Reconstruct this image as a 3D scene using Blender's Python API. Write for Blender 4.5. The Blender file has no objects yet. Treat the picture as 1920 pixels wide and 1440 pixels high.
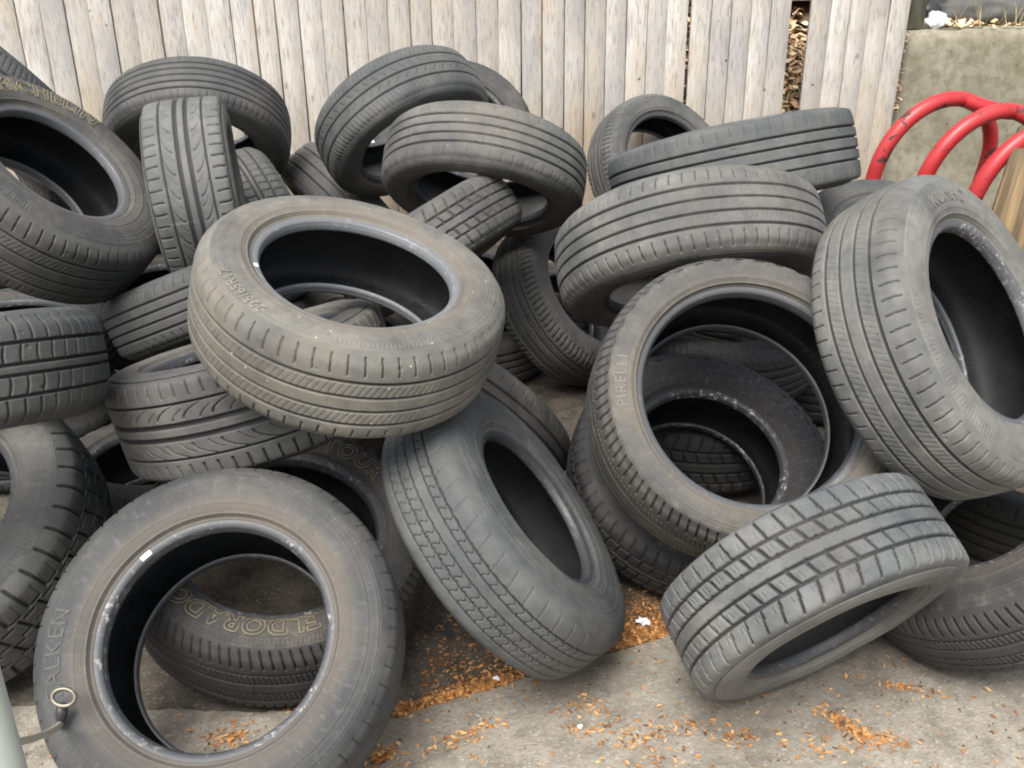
import bpy, bmesh, math, random
import numpy as np
from mathutils import Vector, Matrix, noise

# tyre, label, (centre xyz, axle xyz, radius, width, bead/radius), tread style, dust, warmth of the dust, specks, extras
TYRES = [
    ('T1', 'front left tyre propped facing the viewer, with a tether ring hanging on its wall',
     (-0.5111, 1.4183, 0.2815, 0.0372, -0.6527, 0.7567, 0.3134, 0.2485, 0.594), 'plain4', 0.3, 0.15, 0.0, {'bead': 0.3, 'rust': 0.8, 'scuff': 0.9, 'texts': [('FALKEN', -175.4, 0.83, 0.04, False, 0.0, 'faint', 1)], 'sticker': (132.2, 0.052), 'step': 0.0016}),
    ('T2', 'dark tyre with tan outlined letters lying under the propped front left tyre',
     (-0.5121, 1.8159, 0.2049, 0.1537, -0.3327, 0.9304, 0.3196, 0.2272, 0.6387), 'rugged', 0.2, 0.45, 0.0, {'rust': 0.3, 'scuff': 1.0, 'texts': [('TOUR', 148.0, 0.79, 0.055, True, 0.0, 'tan', 1), ('ELDORADO', -9.0, 0.765, 0.054, True, 0.1, 'tan', 1)], 'step': 0.0018}),
    ('T3', 'chunky block-tread tyre tipped face down on the concrete at the front right',
     (0.5576, 1.5364, 0.3013, 0.3681, -0.7685, -0.5234, 0.2781, 0.202, 0.6128), 'block', 0.8, 0.15, 0.0, {'rust': 0.55, 'scuff': 0.4, 'depth': 0.0075, 'square': True, 'step': 0.0016}),
    ('T4', 'smooth worn tyre with small blocks leaning in the middle front, narrow hole facing right',
     (-0.0111, 1.7496, 0.3192, 0.7865, -0.0054, 0.6176, 0.3198, 0.1919, 0.5386), 'smallblock', 0.48, 0.05, 0.0, {'rust': 0.05, 'scuff': 0.35, 'depth': 0.004, 'step': 0.0017}),
    ('T5', 'big dusty brown tyre lying on top in the middle, white sticker left on its rim',
     (-0.3108, 1.7954, 0.7888, 0.275, -0.1958, 0.9413, 0.3004, 0.2061, 0.6077), 'rib4', 0.8, 0.75, 1.0, {'bead': 0.75, 'rust': 0.8, 'scuff': 0.35, 'texts': [('225/65R17', -45.2, 0.86, 0.026, False, 0.0, 'emboss', 1)], 'sticker': (-67.9, 0.028), 'step': 0.0016}),
    ('T6', 'wide tyre with tan outlined letters on its upper wall at the upper left edge',
     (-1.2251, 2.5479, 0.8711, 0.7022, -0.1265, 0.7006, 0.3265, 0.2358, 0.5393), 'rib4', 0.36, 0.35, 0.0, {'bead': 0.45, 'rust': 0.25, 'scuff': 0.3, 'texts': [('MICHELIN', 49.0, 0.765, 0.06, True, 0.12, 'tan', 1)], 'depth': 0.005, 'step': 0.0021}),
    ('T7', 'upright tyre with swept tread and two wide centre grooves, in front of the fence',
     (-0.8739, 2.7589, 0.7927, -0.9688, -0.2361, -0.075, 0.2735, 0.2267, 0.6423), 'directional', 0.74, 0.3, 0.0, {'rust': 0.9, 'square': True, 'step': 0.0023}),
    ('T8', 'plain ribbed tyre arching against the fence at the upper left behind the upright swept-tread tyre',
     (-1.1085, 3.58, 0.8537, 0.0797, -0.6892, -0.7202, 0.3197, 0.2042, 0.6123), 'rib5', 0.42, 0.25, 0.0, {'rust': 0.1, 'depth': 0.005, 'step': 0.0029}),
    ('T9', 'grey tyre with faint hooked sipes wedged left of the highest tyre',
     (-0.6484, 3.8642, 0.486, 0.7316, 0.36, 0.579, 0.3057, 0.204, 0.64), 'hook', 0.36, 0.3, 0.0, {'depth': 0.005, 'step': 0.0032}),
    ('T10', 'tyre with a ladder of cross cuts just right of the upright swept-tread tyre',
     (-0.846, 3.3278, 0.5178, -0.8587, -0.4334, -0.2734, 0.3167, 0.1992, 0.6395), 'ladder', 0.4, 0.25, 0.0, {'step': 0.0028}),
    ('T11', 'highest tyre at the top centre, tread with hooked sipes turned to the upper left',
     (-0.3696, 3.5071, 0.8808, 0.4853, -0.5368, -0.6902, 0.31, 0.2086, 0.6385), 'hook', 0.52, 0.2, 0.2, {'rust': 0.6, 'depth': 0.006, 'step': 0.0028}),
    ('T12', 'dark bald-looking tyre leaning on the fence behind the highest tyre',
     (-0.2167, 3.9275, 0.7456, 0.1034, -0.8681, 0.4854, 0.3181, 0.1999, 0.64), 'plain4', 0.24, 0.3, 0.0, {'rust': 0.1, 'step': 0.0032}),
    ('T13', 'dusty tyre below the highest one, tread up with white scratches along its ribs',
     (-0.0756, 3.028, 0.7972, -0.1292, -0.5626, -0.8166, 0.3171, 0.2004, 0.6403), 'plain4', 0.66, 0.45, 0.5, {'rust': 0.6, 'depth': 0.006, 'step': 0.0025}),
    ('T14', 'narrow tyre with square shoulder blocks slanting under the dusty upper middle tyre',
     (-0.2379, 2.845, 0.6146, -0.547, 0.268, 0.7931, 0.2965, 0.1816, 0.6377), 'block', 0.52, 0.3, 0.0, {'rust': 0.7, 'depth': 0.006, 'step': 0.0024}),
    ('T15', 'tyre standing against the fence at the upper right with its round hole in view',
     (0.6187, 4.0543, 0.5972, 0.4205, -0.7486, 0.5126, 0.3094, 0.1982, 0.6439), 'rugged', 0.52, 0.3, 0.0, {'rust': 0.2, 'scuff': 0.2, 'step': 0.0033}),
    ('T16', 'bluish grey tyre seen edge-on, its long tread rising to the right near the red hoops',
     (0.6211, 2.741, 0.8538, -0.1874, 0.2851, 0.94, 0.3404, 0.2096, 0.6306), 'plain4', 0.56, 0.05, 0.0, {'rust': 0.8, 'depth': 0.0055, 'square': True, 'step': 0.0022}),
    ('T17', 'dusty tyre with four straight grooves above the large open tyre that holds a nested one',
     (0.4478, 2.3782, 0.7194, 0.1171, -0.562, -0.8188, 0.3371, 0.2153, 0.636), 'rib4', 0.74, 0.4, 0.3, {'rust': 0.4, 'depth': 0.0055, 'step': 0.002}),
    ('T18', 'dark tyre with finely cut shoulder half hidden behind the big dusty four-groove tyre',
     (0.2109, 3.3002, 0.3016, 0.7062, -0.4344, 0.5591, 0.3146, 0.2109, 0.6296), 'rugged', 0.34, 0.35, 0.0, {'rust': 0.4, 'scuff': 0.4, 'step': 0.0028}),
    ('T19', 'large open tyre facing the viewer right of centre, another tyre visible through its hole',
     (0.4773, 1.8735, 0.5228, 0.0624, -0.7453, 0.6638, 0.3183, 0.258, 0.6954), 'rugged', 0.42, 0.6, 0.0, {'bead': 0.35, 'rust': 0.55, 'scuff': 0.15, 'depth': 0.006, 'texts': [('PIRELLI', 172.5, 0.85, 0.032, False, 0.0, 'emboss2', 1)], 'step': 0.0017}),
    ('T20', 'big dusty tyre leaning at the right edge with deep dark hole, below the red hoops',
     (0.8784, 1.848, 0.6917, 0.6091, -0.5618, 0.5599, 0.3277, 0.2183, 0.6019), 'rib4', 0.82, 0.4, 0.0, {'bead': 0.4, 'rust': 0.15, 'scuff': 0.9, 'depth': 0.0055, 'texts': [('KUMHO', 83.2, 0.8, 0.04, False, 0.0, 'emboss2', 1)], 'step': 0.0016}),
    ('T21', 'dark tyre with whitish rim nested behind the large open tyre',
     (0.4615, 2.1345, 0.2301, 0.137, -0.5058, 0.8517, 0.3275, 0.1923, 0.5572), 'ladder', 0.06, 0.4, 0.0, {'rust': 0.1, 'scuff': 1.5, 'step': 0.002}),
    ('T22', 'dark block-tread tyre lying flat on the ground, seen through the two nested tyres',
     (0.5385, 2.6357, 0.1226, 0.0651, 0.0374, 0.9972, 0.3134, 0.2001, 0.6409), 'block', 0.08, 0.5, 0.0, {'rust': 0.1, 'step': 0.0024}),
    ('T25', 'dark tyre with cut shoulder lying at the bottom right corner under the big dusty one',
     (1.0309, 1.8299, 0.2655, -0.6287, -0.0684, 0.7746, 0.3358, 0.2063, 0.5381), 'rugged', 0.17, 0.65, 0.0, {'rust': 0.45, 'depth': 0.007, 'step': 0.0017}),
    ('T26', 'rugged all-terrain tyre with big lugs at the lower left edge',
     (-1.2495, 1.808, 0.2676, -0.1128, -0.4915, 0.8635, 0.358, 0.2473, 0.6051), 'lug', 0.5, 0.3, 0.0, {'rust': 0.2, 'scuff': 0.2, 'depth': 0.008, 'step': 0.0017}),
    ('T27', 'bluish tyre with ladder tread lying on the rugged all-terrain one at the left edge',
     (-1.0872, 1.6967, 0.7018, -0.077, 0.2785, 0.9574, 0.3094, 0.2055, 0.6346), 'ladder', 0.36, 0.2, 0.0, {'rust': 0.2, 'scuff': 0.8, 'depth': 0.007, 'step': 0.0016}),
    ('T28', 'ribbed tyre showing only a band of tread left of the big dusty brown tyre',
     (-0.8305, 2.6874, 0.5339, 0.3583, -0.2137, -0.9088, 0.3291, 0.1826, 0.6688), 'rib4', 0.34, 0.12, 0.0, {'depth': 0.006, 'step': 0.0023}),
    ('T29', 'swept-tread tyre lying flat under the big dusty brown one, two wide centre grooves',
     (-0.5716, 2.0206, 0.5307, -0.2477, 0.1699, 0.9538, 0.3157, 0.2307, 0.6673), 'directional', 0.52, 0.45, 0.0, {'rust': 0.5, 'square': True, 'step': 0.0018}),
    ('T30', 'dark tyre whose edge pokes up at the top left corner of the heap',
     (-1.5813, 3.0862, 1.0241, 0.5459, 0.5282, 0.6504, 0.3262, 0.2098, 0.6399), 'hook', 0.28, 0.05, 0.0, {'depth': 0.006, 'step': 0.0024}),
    ('T31', 'brownish tyre with finely cut ribs seen through the hole of the big dusty brown tyre',
     (-0.4508, 2.8957, 0.2253, 0.5149, -0.059, 0.8552, 0.3038, 0.2103, 0.6432), 'rib4', 0.34, 0.6, 0.0, {'rust': 0.9, 'step': 0.0026}),
    ('T33', 'dark ribbed tyre low in the heap right of the big dusty brown tyre',
     (-0.1295, 2.3762, 0.2796, 0.5548, 0.5366, 0.6358, 0.3093, 0.1997, 0.6402), 'plain4', 0.2, 0.4, 0.0, {'step': 0.0021}),
    ('T34', 'dark tyre mostly hidden below the red hoops behind the big right-hand tyre',
     (1.1387, 2.8082, 0.5524, 0.0826, -0.4666, 0.8806, 0.3109, 0.1994, 0.6398), 'plain4', 0.34, 0.2, 0.0, {'step': 0.0024}),
    ('T35', 'tyre seen through the hole of the lettered tyre at the upper left',
     (-1.8437, 3.321, 0.6361, 0.1313, -0.8588, 0.4952, 0.3103, 0.2093, 0.64), 'ladder', 0.4, 0.15, 0.0, {'step': 0.0027}),
    ('T36', 'grey tyre wall showing between the tan-lettered tyre and the arching ribbed tyre',
     (-1.4698, 3.81, 0.5844, 0.2009, -0.6633, 0.7208, 0.3124, 0.1997, 0.6399), 'plain4', 0.55, 0.35, 0.0, {'step': 0.0031}),
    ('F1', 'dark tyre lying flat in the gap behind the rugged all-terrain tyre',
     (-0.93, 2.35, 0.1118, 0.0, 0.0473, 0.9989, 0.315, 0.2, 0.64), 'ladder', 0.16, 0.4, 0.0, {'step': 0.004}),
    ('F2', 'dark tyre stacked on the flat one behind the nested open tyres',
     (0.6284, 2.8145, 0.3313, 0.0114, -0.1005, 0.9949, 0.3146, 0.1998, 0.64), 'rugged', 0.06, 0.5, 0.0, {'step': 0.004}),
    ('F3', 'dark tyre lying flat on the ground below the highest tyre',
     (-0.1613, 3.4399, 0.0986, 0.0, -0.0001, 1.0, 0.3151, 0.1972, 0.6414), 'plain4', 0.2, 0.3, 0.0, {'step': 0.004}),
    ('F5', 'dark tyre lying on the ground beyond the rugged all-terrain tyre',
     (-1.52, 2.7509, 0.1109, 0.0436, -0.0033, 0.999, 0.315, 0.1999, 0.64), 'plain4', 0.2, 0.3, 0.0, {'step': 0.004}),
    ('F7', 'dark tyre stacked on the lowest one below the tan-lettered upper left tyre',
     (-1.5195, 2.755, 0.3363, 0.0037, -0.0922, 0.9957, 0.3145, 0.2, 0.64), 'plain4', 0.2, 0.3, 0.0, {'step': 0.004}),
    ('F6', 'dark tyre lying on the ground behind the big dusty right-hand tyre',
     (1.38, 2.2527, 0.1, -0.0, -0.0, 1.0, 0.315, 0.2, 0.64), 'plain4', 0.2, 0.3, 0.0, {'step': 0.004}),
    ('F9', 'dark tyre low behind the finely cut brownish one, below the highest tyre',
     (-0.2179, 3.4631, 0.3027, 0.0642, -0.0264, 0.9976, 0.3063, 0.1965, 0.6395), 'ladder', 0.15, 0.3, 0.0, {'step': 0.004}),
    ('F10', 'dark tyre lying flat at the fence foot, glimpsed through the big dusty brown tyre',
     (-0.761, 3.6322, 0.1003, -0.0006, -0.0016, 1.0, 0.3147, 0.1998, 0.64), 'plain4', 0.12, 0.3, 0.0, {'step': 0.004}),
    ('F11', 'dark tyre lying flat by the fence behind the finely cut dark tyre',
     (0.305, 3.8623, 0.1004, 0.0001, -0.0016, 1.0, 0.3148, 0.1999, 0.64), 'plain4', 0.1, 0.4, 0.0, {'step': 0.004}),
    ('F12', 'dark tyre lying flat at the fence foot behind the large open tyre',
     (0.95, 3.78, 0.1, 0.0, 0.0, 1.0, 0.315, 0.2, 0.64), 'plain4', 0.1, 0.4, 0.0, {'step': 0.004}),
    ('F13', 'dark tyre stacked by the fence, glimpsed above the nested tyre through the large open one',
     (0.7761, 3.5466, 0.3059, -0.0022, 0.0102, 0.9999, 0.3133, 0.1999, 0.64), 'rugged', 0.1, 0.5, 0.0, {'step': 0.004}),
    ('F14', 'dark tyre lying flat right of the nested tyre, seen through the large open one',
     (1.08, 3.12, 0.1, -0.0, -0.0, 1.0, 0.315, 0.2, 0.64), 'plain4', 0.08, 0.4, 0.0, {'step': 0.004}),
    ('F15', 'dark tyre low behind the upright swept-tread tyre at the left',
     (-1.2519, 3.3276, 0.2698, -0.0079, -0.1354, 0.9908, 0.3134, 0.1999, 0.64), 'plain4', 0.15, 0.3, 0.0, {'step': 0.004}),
]
CAM_LOC = (0., 0., 1.4)
CAM_ROT = [[0.9999097, 0.0134386, -0.0], [-0.0053371, 0.397112, -0.9177546], [-0.0123334, 0.9176718, 0.3971479]]
POST = (-0.6520, 0.9409)
CABLE = [(-0.6405, 0.9472, 0.5089), (-0.6358, 0.9441, 0.5117), (-0.6331, 0.9448, 0.5113), (-0.632, 0.9489, 0.5079), (-0.6326, 0.956, 0.502), (-0.6346, 0.9658, 0.4939), (-0.6378, 0.9779, 0.4837), (-0.6421, 0.9921, 0.4719), (-0.6473, 1.008, 0.4586), (-0.6532, 1.0252, 0.4444), (-0.6598, 1.0434, 0.4293), (-0.6668, 1.0623, 0.4138), (-0.674, 1.0814, 0.3981), (-0.6813, 1.1006, 0.3825), (-0.6886, 1.1194, 0.3674), (-0.6957, 1.1375, 0.353), (-0.7024, 1.1546, 0.3396), (-0.7085, 1.1702, 0.3276), (-0.7139, 1.1842, 0.3172), (-0.7184, 1.1961, 0.3087), (-0.7218, 1.2056, 0.3025), (-0.7241, 1.2123, 0.2989), (-0.725, 1.216, 0.2981), (-0.7244, 1.2162, 0.3004)]
RINGN = (0.122, -0.592, 1.204)
PLY = ((1.6023, 3.1106, 0.9085), (1.477, 2.9405, 0.6412))
SHEETS = [((-0.518, 3.885, 0.684), (.15, .09, .12), 'smooth white plastic sack seen through the hole of the upright ribbed tyre at the top')]
SKY, SUNE, EXPO = .12, 1.5, 1.14
# ---------------------------------------------------------------- helpers
rnd = random.Random(7)
scene = bpy.context.scene
COL = scene.collection

def link(o, parent=None):
    COL.objects.link(o)
    if parent: o.parent = parent
    return o

def mesh_np(name, verts, quads, mat, parent=None, smooth=True, attrs=None, tris=None):
    me = bpy.data.meshes.new(name)
    verts = np.asarray(verts, np.float32); quads = np.asarray(quads, np.int32).reshape(-1, 4)
    tris = np.zeros((0, 3), np.int32) if tris is None else np.asarray(tris, np.int32).reshape(-1, 3)
    me.vertices.add(len(verts)); me.vertices.foreach_set('co', verts.ravel())
    nl = quads.size + tris.size
    me.loops.add(nl); me.loops.foreach_set('vertex_index', np.concatenate([quads.ravel(), tris.ravel()]))
    npoly = len(quads) + len(tris)
    me.polygons.add(npoly)
    ls = np.concatenate([np.arange(len(quads)) * 4, quads.size + np.arange(len(tris)) * 3]).astype(np.int32)
    me.polygons.foreach_set('loop_start', ls)
    if smooth: me.polygons.foreach_set('use_smooth', np.ones(npoly, bool))
    for an, av in (attrs or {}).items():
        a = me.attributes.new(an, 'FLOAT', 'POINT'); a.data.foreach_set('value', np.asarray(av, np.float32).ravel())
    me.update(calc_edges=True)
    if mat: me.materials.append(mat)
    return link(bpy.data.objects.new(name, me), parent)

def bm_obj(name, bm, mat, parent=None, smooth=False):
    me = bpy.data.meshes.new(name); bm.normal_update(); bm.to_mesh(me); bm.free()
    if smooth:
        me.polygons.foreach_set('use_smooth', [True] * len(me.polygons))
    if mat: me.materials.append(mat)
    return link(bpy.data.objects.new(name, me), parent)

def tag(o, label, cat, group=None):
    o['label'] = label; o['category'] = cat
    if group: o['group'] = group
    return o

def thing(name, label, cat, loc=(0, 0, 0), group=None):
    return tag(link(bpy.data.objects.new(name, None)), label, cat, group)

def struct(o): o['kind'] = 'structure'; return o
def stuff(o): o['kind'] = 'stuff'; return o

def grid_quads(nu, nv, wrap_u):
    u = np.arange(nu if wrap_u else nu - 1); v = np.arange(nv - 1)
    U, V = np.meshgrid(u, v, indexing='ij'); U2 = (U + 1) % nu
    return np.stack([U * nv + V, U2 * nv + V, U2 * nv + V + 1, U * nv + V + 1], -1).reshape(-1, 4)

def tube(points, radius, nseg=16, cap=True):
    P = np.array(points, float); n = len(P)
    T = np.gradient(P, axis=0); T /= np.linalg.norm(T, axis=1)[:, None]
    a = np.array([0, 0, 1.]) if abs(T[0][2]) < .9 else np.array([1., 0, 0])
    N = np.cross(T[0], a); N /= np.linalg.norm(N); rings = []
    rr = np.broadcast_to(radius, (n,))
    for i in range(n):
        N = N - T[i] * (N @ T[i]); N /= np.linalg.norm(N); B = np.cross(T[i], N)
        an = np.arange(nseg) * 2 * np.pi / nseg
        rings.append(P[i] + rr[i] * (np.cos(an)[:, None] * N + np.sin(an)[:, None] * B))
    V = np.array(rings).reshape(-1, 3)
    q = []
    for i in range(n - 1):
        for j in range(nseg):
            k = (j + 1) % nseg; q.append((i * nseg + j, i * nseg + k, (i + 1) * nseg + k, (i + 1) * nseg + j))
    tr = []
    if cap:
        V = np.concatenate([V, P[:1], P[-1:]]); c0, c1 = n * nseg, n * nseg + 1
        for j in range(nseg):
            k = (j + 1) % nseg; tr += [(c0, k, j), (c1, (n - 1) * nseg + j, (n - 1) * nseg + k)]
    return V, np.array(q), np.array(tr)

def box_np(x0, x1, y0, y1, z0, z1):
    v = [(x, y, z) for x in (x0, x1) for y in (y0, y1) for z in (z0, z1)]
    f = [(0, 1, 3, 2), (4, 6, 7, 5), (0, 4, 5, 1), (2, 3, 7, 6), (0, 2, 6, 4), (1, 5, 7, 3)]
    return np.array(v), np.array(f)

# ---------------------------------------------------------------- materials
class NT:
    def __init__(s, name):
        s.m = bpy.data.materials.new(name); s.m.use_nodes = True; s.t = s.m.node_tree
        s.b = s.t.nodes['Principled BSDF']; s.L = s.t.links.new
    def n(s, typ, **kw):
        nd = s.t.nodes.new(typ)
        for k, v in kw.items():
            if k == 'ins':
                for i, val in v.items():
                    if hasattr(val, 'links') or isinstance(val, bpy.types.NodeSocket): s.L(val, nd.inputs[i])
                    else: nd.inputs[i].default_value = val
            else: setattr(nd, k, v)
        return nd
    def coords(s, scale=(1, 1, 1), rand=True):
        tc = s.n('ShaderNodeTexCoord'); out = tc.outputs['Object']
        if rand:
            oi = s.n('ShaderNodeObjectInfo')
            mul = s.n('ShaderNodeMath', operation='MULTIPLY', ins={0: oi.outputs['Random'], 1: 37.0})
            add = s.n('ShaderNodeVectorMath', operation='ADD', ins={0: out, 1: mul.outputs[0]}); out = add.outputs[0]
        if scale != (1, 1, 1):
            out = s.n('ShaderNodeVectorMath', operation='MULTIPLY', ins={0: out, 1: scale}).outputs[0]
        return out
    def noise(s, vec, scale, detail=4, rough=.55, dist=0.):
        return s.n('ShaderNodeTexNoise', ins={'Vector': vec, 'Scale': scale, 'Detail': detail, 'Roughness': rough, 'Distortion': dist}).outputs['Fac']
    def ramp(s, fac, *stops, interp='LINEAR'):
        r = s.n('ShaderNodeValToRGB', ins={0: fac}); r.color_ramp.interpolation = interp
        e = r.color_ramp.elements
        while len(e) < len(stops): e.new(.5)
        for el, (p, c) in zip(e, stops):
            el.position = p; el.color = (*c, 1) if isinstance(c, tuple) else (c, c, c, 1)
        return r.outputs[0]
    def mix(s, fac, a, b, mode='MIX'):
        m = s.n('ShaderNodeMix', data_type='RGBA', blend_type=mode)
        for i, v in ((0, fac), (6, a), (7, b)):
            if isinstance(v, bpy.types.NodeSocket): s.L(v, m.inputs[i])
            elif isinstance(v, (int, float)) and i: m.inputs[i].default_value = (v, v, v, 1)
            elif i: m.inputs[i].default_value = (*v, 1)
            else: m.inputs[i].default_value = v
        return m.outputs[2]
    def math(s, op, a, b=0., clamp=False):
        m = s.n('ShaderNodeMath', operation=op, use_clamp=clamp, ins={0: a, 1: b}); return m.outputs[0]
    def attr(s, name, typ='OBJECT'):
        return s.n('ShaderNodeAttribute', attribute_name=name, attribute_type=typ).outputs['Fac']
    def theta(s):
        x = s.n('ShaderNodeSeparateXYZ', ins={0: s.n('ShaderNodeTexCoord').outputs['Object']})
        return s.math('ARCTAN2', x.outputs[1], x.outputs[0])
    def bump(s, h, strength=.3, dist=.002, normal=None):
        ins = {'Height': h, 'Strength': strength, 'Distance': dist}
        if normal: ins['Normal'] = normal
        return s.n('ShaderNodeBump', ins=ins).outputs[0]
    def done(s, color=None, rough=None, normal=None, spec=None, metal=None):
        for key, v in (('Base Color', color), ('Roughness', rough), ('Normal', normal), ('Specular IOR Level', spec), ('Metallic', metal)):
            if v is None: continue
            if isinstance(v, bpy.types.NodeSocket): s.L(v, s.b.inputs[key])
            elif isinstance(v, tuple): s.b.inputs[key].default_value = (*v, 1)
            else: s.b.inputs[key].default_value = v
        return s.m

def rubber(name, kind):
    m = NT(name); v = m.coords()
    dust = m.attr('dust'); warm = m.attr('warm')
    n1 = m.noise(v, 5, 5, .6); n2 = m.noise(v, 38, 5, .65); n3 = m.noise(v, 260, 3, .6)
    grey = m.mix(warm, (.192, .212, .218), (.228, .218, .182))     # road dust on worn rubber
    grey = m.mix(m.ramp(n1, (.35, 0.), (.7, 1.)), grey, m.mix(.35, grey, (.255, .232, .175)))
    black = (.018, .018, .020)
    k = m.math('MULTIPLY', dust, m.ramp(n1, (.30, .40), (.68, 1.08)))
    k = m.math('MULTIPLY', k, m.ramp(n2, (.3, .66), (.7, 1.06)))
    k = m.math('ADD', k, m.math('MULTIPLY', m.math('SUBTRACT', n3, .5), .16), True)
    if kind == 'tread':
        g = m.attr('groove', 'GEOMETRY')                             # colour fades towards black down in the grooves
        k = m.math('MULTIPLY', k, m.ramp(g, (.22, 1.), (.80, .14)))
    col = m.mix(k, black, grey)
    n4 = m.noise(v, 2.6, 4, .6); mud = m.math('MULTIPLY', m.ramp(n4, (.54, 0.), (.64, 1.)), m.ramp(n2, (.35, .15), (.62, .55)))
    col = m.mix(m.math('MULTIPLY', mud, m.attr('mud')), col, (.150, .132, .104))
    spots = m.n('ShaderNodeTexVoronoi', ins={'Vector': v, 'Scale': 46.0, 'Randomness': 1.0})
    sp = m.ramp(m.math('ADD', spots.outputs['Distance'], m.math('MULTIPLY', n3, .05)), (.085, 1.), (.13, 0.))
    keep = m.ramp(m.n('ShaderNodeSeparateColor', ins={0: spots.outputs['Color']}).outputs[0], (.55, 0.), (.6, 1.))
    sp = m.math('MULTIPLY', m.math('MULTIPLY', sp, keep), m.attr('specks'))
    col = m.mix(sp, col, (.42, .39, .32))
    if kind == 'side':
        q = m.attr('q', 'GEOMETRY')                                  # 0 at the shoulder, 1 at the bead
        band = m.math('MULTIPLY', m.ramp(q, (.40, 0.), (.66, 1.)), m.attr('rust'))
        band = m.math('MULTIPLY', band, m.ramp(n1, (.3, .55), (.65, 1.)))
        col = m.mix(m.math('MULTIPLY', band, .8), col, (.140, .122, .098))
        th = m.theta()
        cv = m.n('ShaderNodeCombineXYZ', ins={0: m.math('MULTIPLY', m.math('COSINE', th), 8.), 1: m.math('MULTIPLY', m.math('SINE', th), 8.), 2: m.math('ADD', m.math('MULTIPLY', q, 1.4), m.math('MULTIPLY', m.attr('dust'), 50.))}).outputs[0]
        st = m.noise(cv, 3.0, 3, .6)
        col = m.mix(m.math('MULTIPLY', m.ramp(st, (.54, 0.), (.76, 1.)), .20), col, m.mix(warm, (.235, .235, .22), (.27, .235, .18)))
        scr = m.noise(m.coords((9, 9, 60)), 6, 4, .7)
        col = m.mix(m.math('MULTIPLY', m.ramp(scr, (.66, 0.), (.74, 1.)), .3), col, (.30, .29, .26))
    b = m.bump(n2, .25, .0015); b = m.bump(n3, .25, .0007, b)
    if kind == 'side':
        ser = m.math('SINE', m.math('MULTIPLY', th, 210.))
        on = m.math('MULTIPLY', m.ramp(q, (.06, 0.), (.08, 1.)), m.ramp(q, (.22, 1.), (.24, 0.)))
        seg = m.ramp(m.math('SINE', m.math('ADD', m.math('MULTIPLY', th, 2.), m.math('MULTIPLY', dust, 40.))), (.45, 0.), (.5, 1.))
        b = m.bump(m.math('MULTIPLY', m.math('MULTIPLY', ser, on), seg), .35, .0011, b)
        rings = m.math('SINE', m.math('MULTIPLY', q, 170.))
        on2 = m.math('MULTIPLY', m.ramp(q, (.66, 0.), (.68, 1.)), m.ramp(q, (.80, 1.), (.82, 0.)))
        b = m.bump(m.math('MULTIPLY', rings, on2), .25, .0008, b)
    return m.done(col, m.ramp(n2, (.3, .62), (.7, .88)), b, .35)

M = {}
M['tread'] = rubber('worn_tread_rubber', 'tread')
M['side'] = rubber('sidewall_rubber', 'side')

m = NT('bead_rubber'); v = m.coords()
nb = m.noise(v, 9, 4, .6); nf = m.noise(v, 85, 4, .7)
fl = m.math('MULTIPLY', m.ramp(nf, (.54, 0.), (.64, 1.)), m.ramp(nb, (.46, 0.), (.6, 1.)))
fl = m.math('MULTIPLY', fl, m.math('MULTIPLY', m.attr('scuff'), .75))
col = m.mix(m.attr('bead'), (.022, .023, .026), (.165, .172, .180))
M['bead'] = m.done(m.mix(fl, col, (.50, .50, .48)), m.ramp(nf, (.3, .38), (.7, .56)), m.bump(nf, .12, .001), .5)

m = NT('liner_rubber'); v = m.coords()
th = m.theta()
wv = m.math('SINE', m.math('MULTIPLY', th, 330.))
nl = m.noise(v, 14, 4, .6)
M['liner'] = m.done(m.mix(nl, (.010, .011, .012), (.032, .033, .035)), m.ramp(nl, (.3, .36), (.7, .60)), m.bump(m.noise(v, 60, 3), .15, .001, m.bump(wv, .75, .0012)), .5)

m = NT('tan_outline_letters'); M['tan'] = m.done(m.mix(m.noise(m.coords(), 60, 3), (.23, .185, .105), (.34, .285, .175)), .7)
m = NT('raised_black_letters'); M['emboss'] = m.done(m.mix(m.noise(m.coords(), 60, 3), (.135, .128, .108), (.23, .215, .17)), .75)
m = NT('faint_black_letters'); M['faint'] = m.done(m.mix(m.noise(m.coords(), 60, 3), (.060, .062, .062), (.082, .083, .081)), .75)
m = NT('raised_dusty_letters'); M['emboss2'] = m.done(m.mix(m.noise(m.coords(), 60, 3), (.12, .118, .105), (.175, .168, .15)), .75)
m = NT('white_sticker'); M['sticker'] = m.done((.82, .82, .80), .5)

# weathered fence timber
m = NT('weathered_timber'); v = m.coords((1, 1, .09)); v2 = m.coords((1, 1, .35))
oi = m.n('ShaderNodeObjectInfo').outputs['Random']
g1 = m.noise(v, 62, 6, .68, .8); g2 = m.noise(v, 190, 4, .6); g3 = m.noise(v2, 15, 5, .65); g4 = m.noise(m.coords((1, 1, .5)), 3.2, 4, .6)
col = m.mix(oi, (.44, .42, .38), (.64, .62, .575))
col = m.mix(m.ramp(g1, (.38, 0.), (.60, 1.)), m.mix(.42, col, (.34, .30, .25)), col)
col = m.mix(m.math('MULTIPLY', m.ramp(g3, (.50, 0.), (.66, 1.)), .4), col, (.52, .43, .32))
col = m.mix(m.math('MULTIPLY', m.ramp(g4, (.46, 0.), (.64, 1.)), .7), col, (.31, .305, .295))
col = m.mix(m.math('MULTIPLY', m.ramp(g2, (.52, 0.), (.64, 1.)), .6), col, (.21, .18, .15))
zc = m.n('ShaderNodeSeparateXYZ', ins={0: m.n('ShaderNodeTexCoord').outputs['Object']}).outputs[2]
spl = m.math('ADD', zc, m.math('MULTIPLY', m.math('SUBTRACT', g4, .5), .9))
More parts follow.
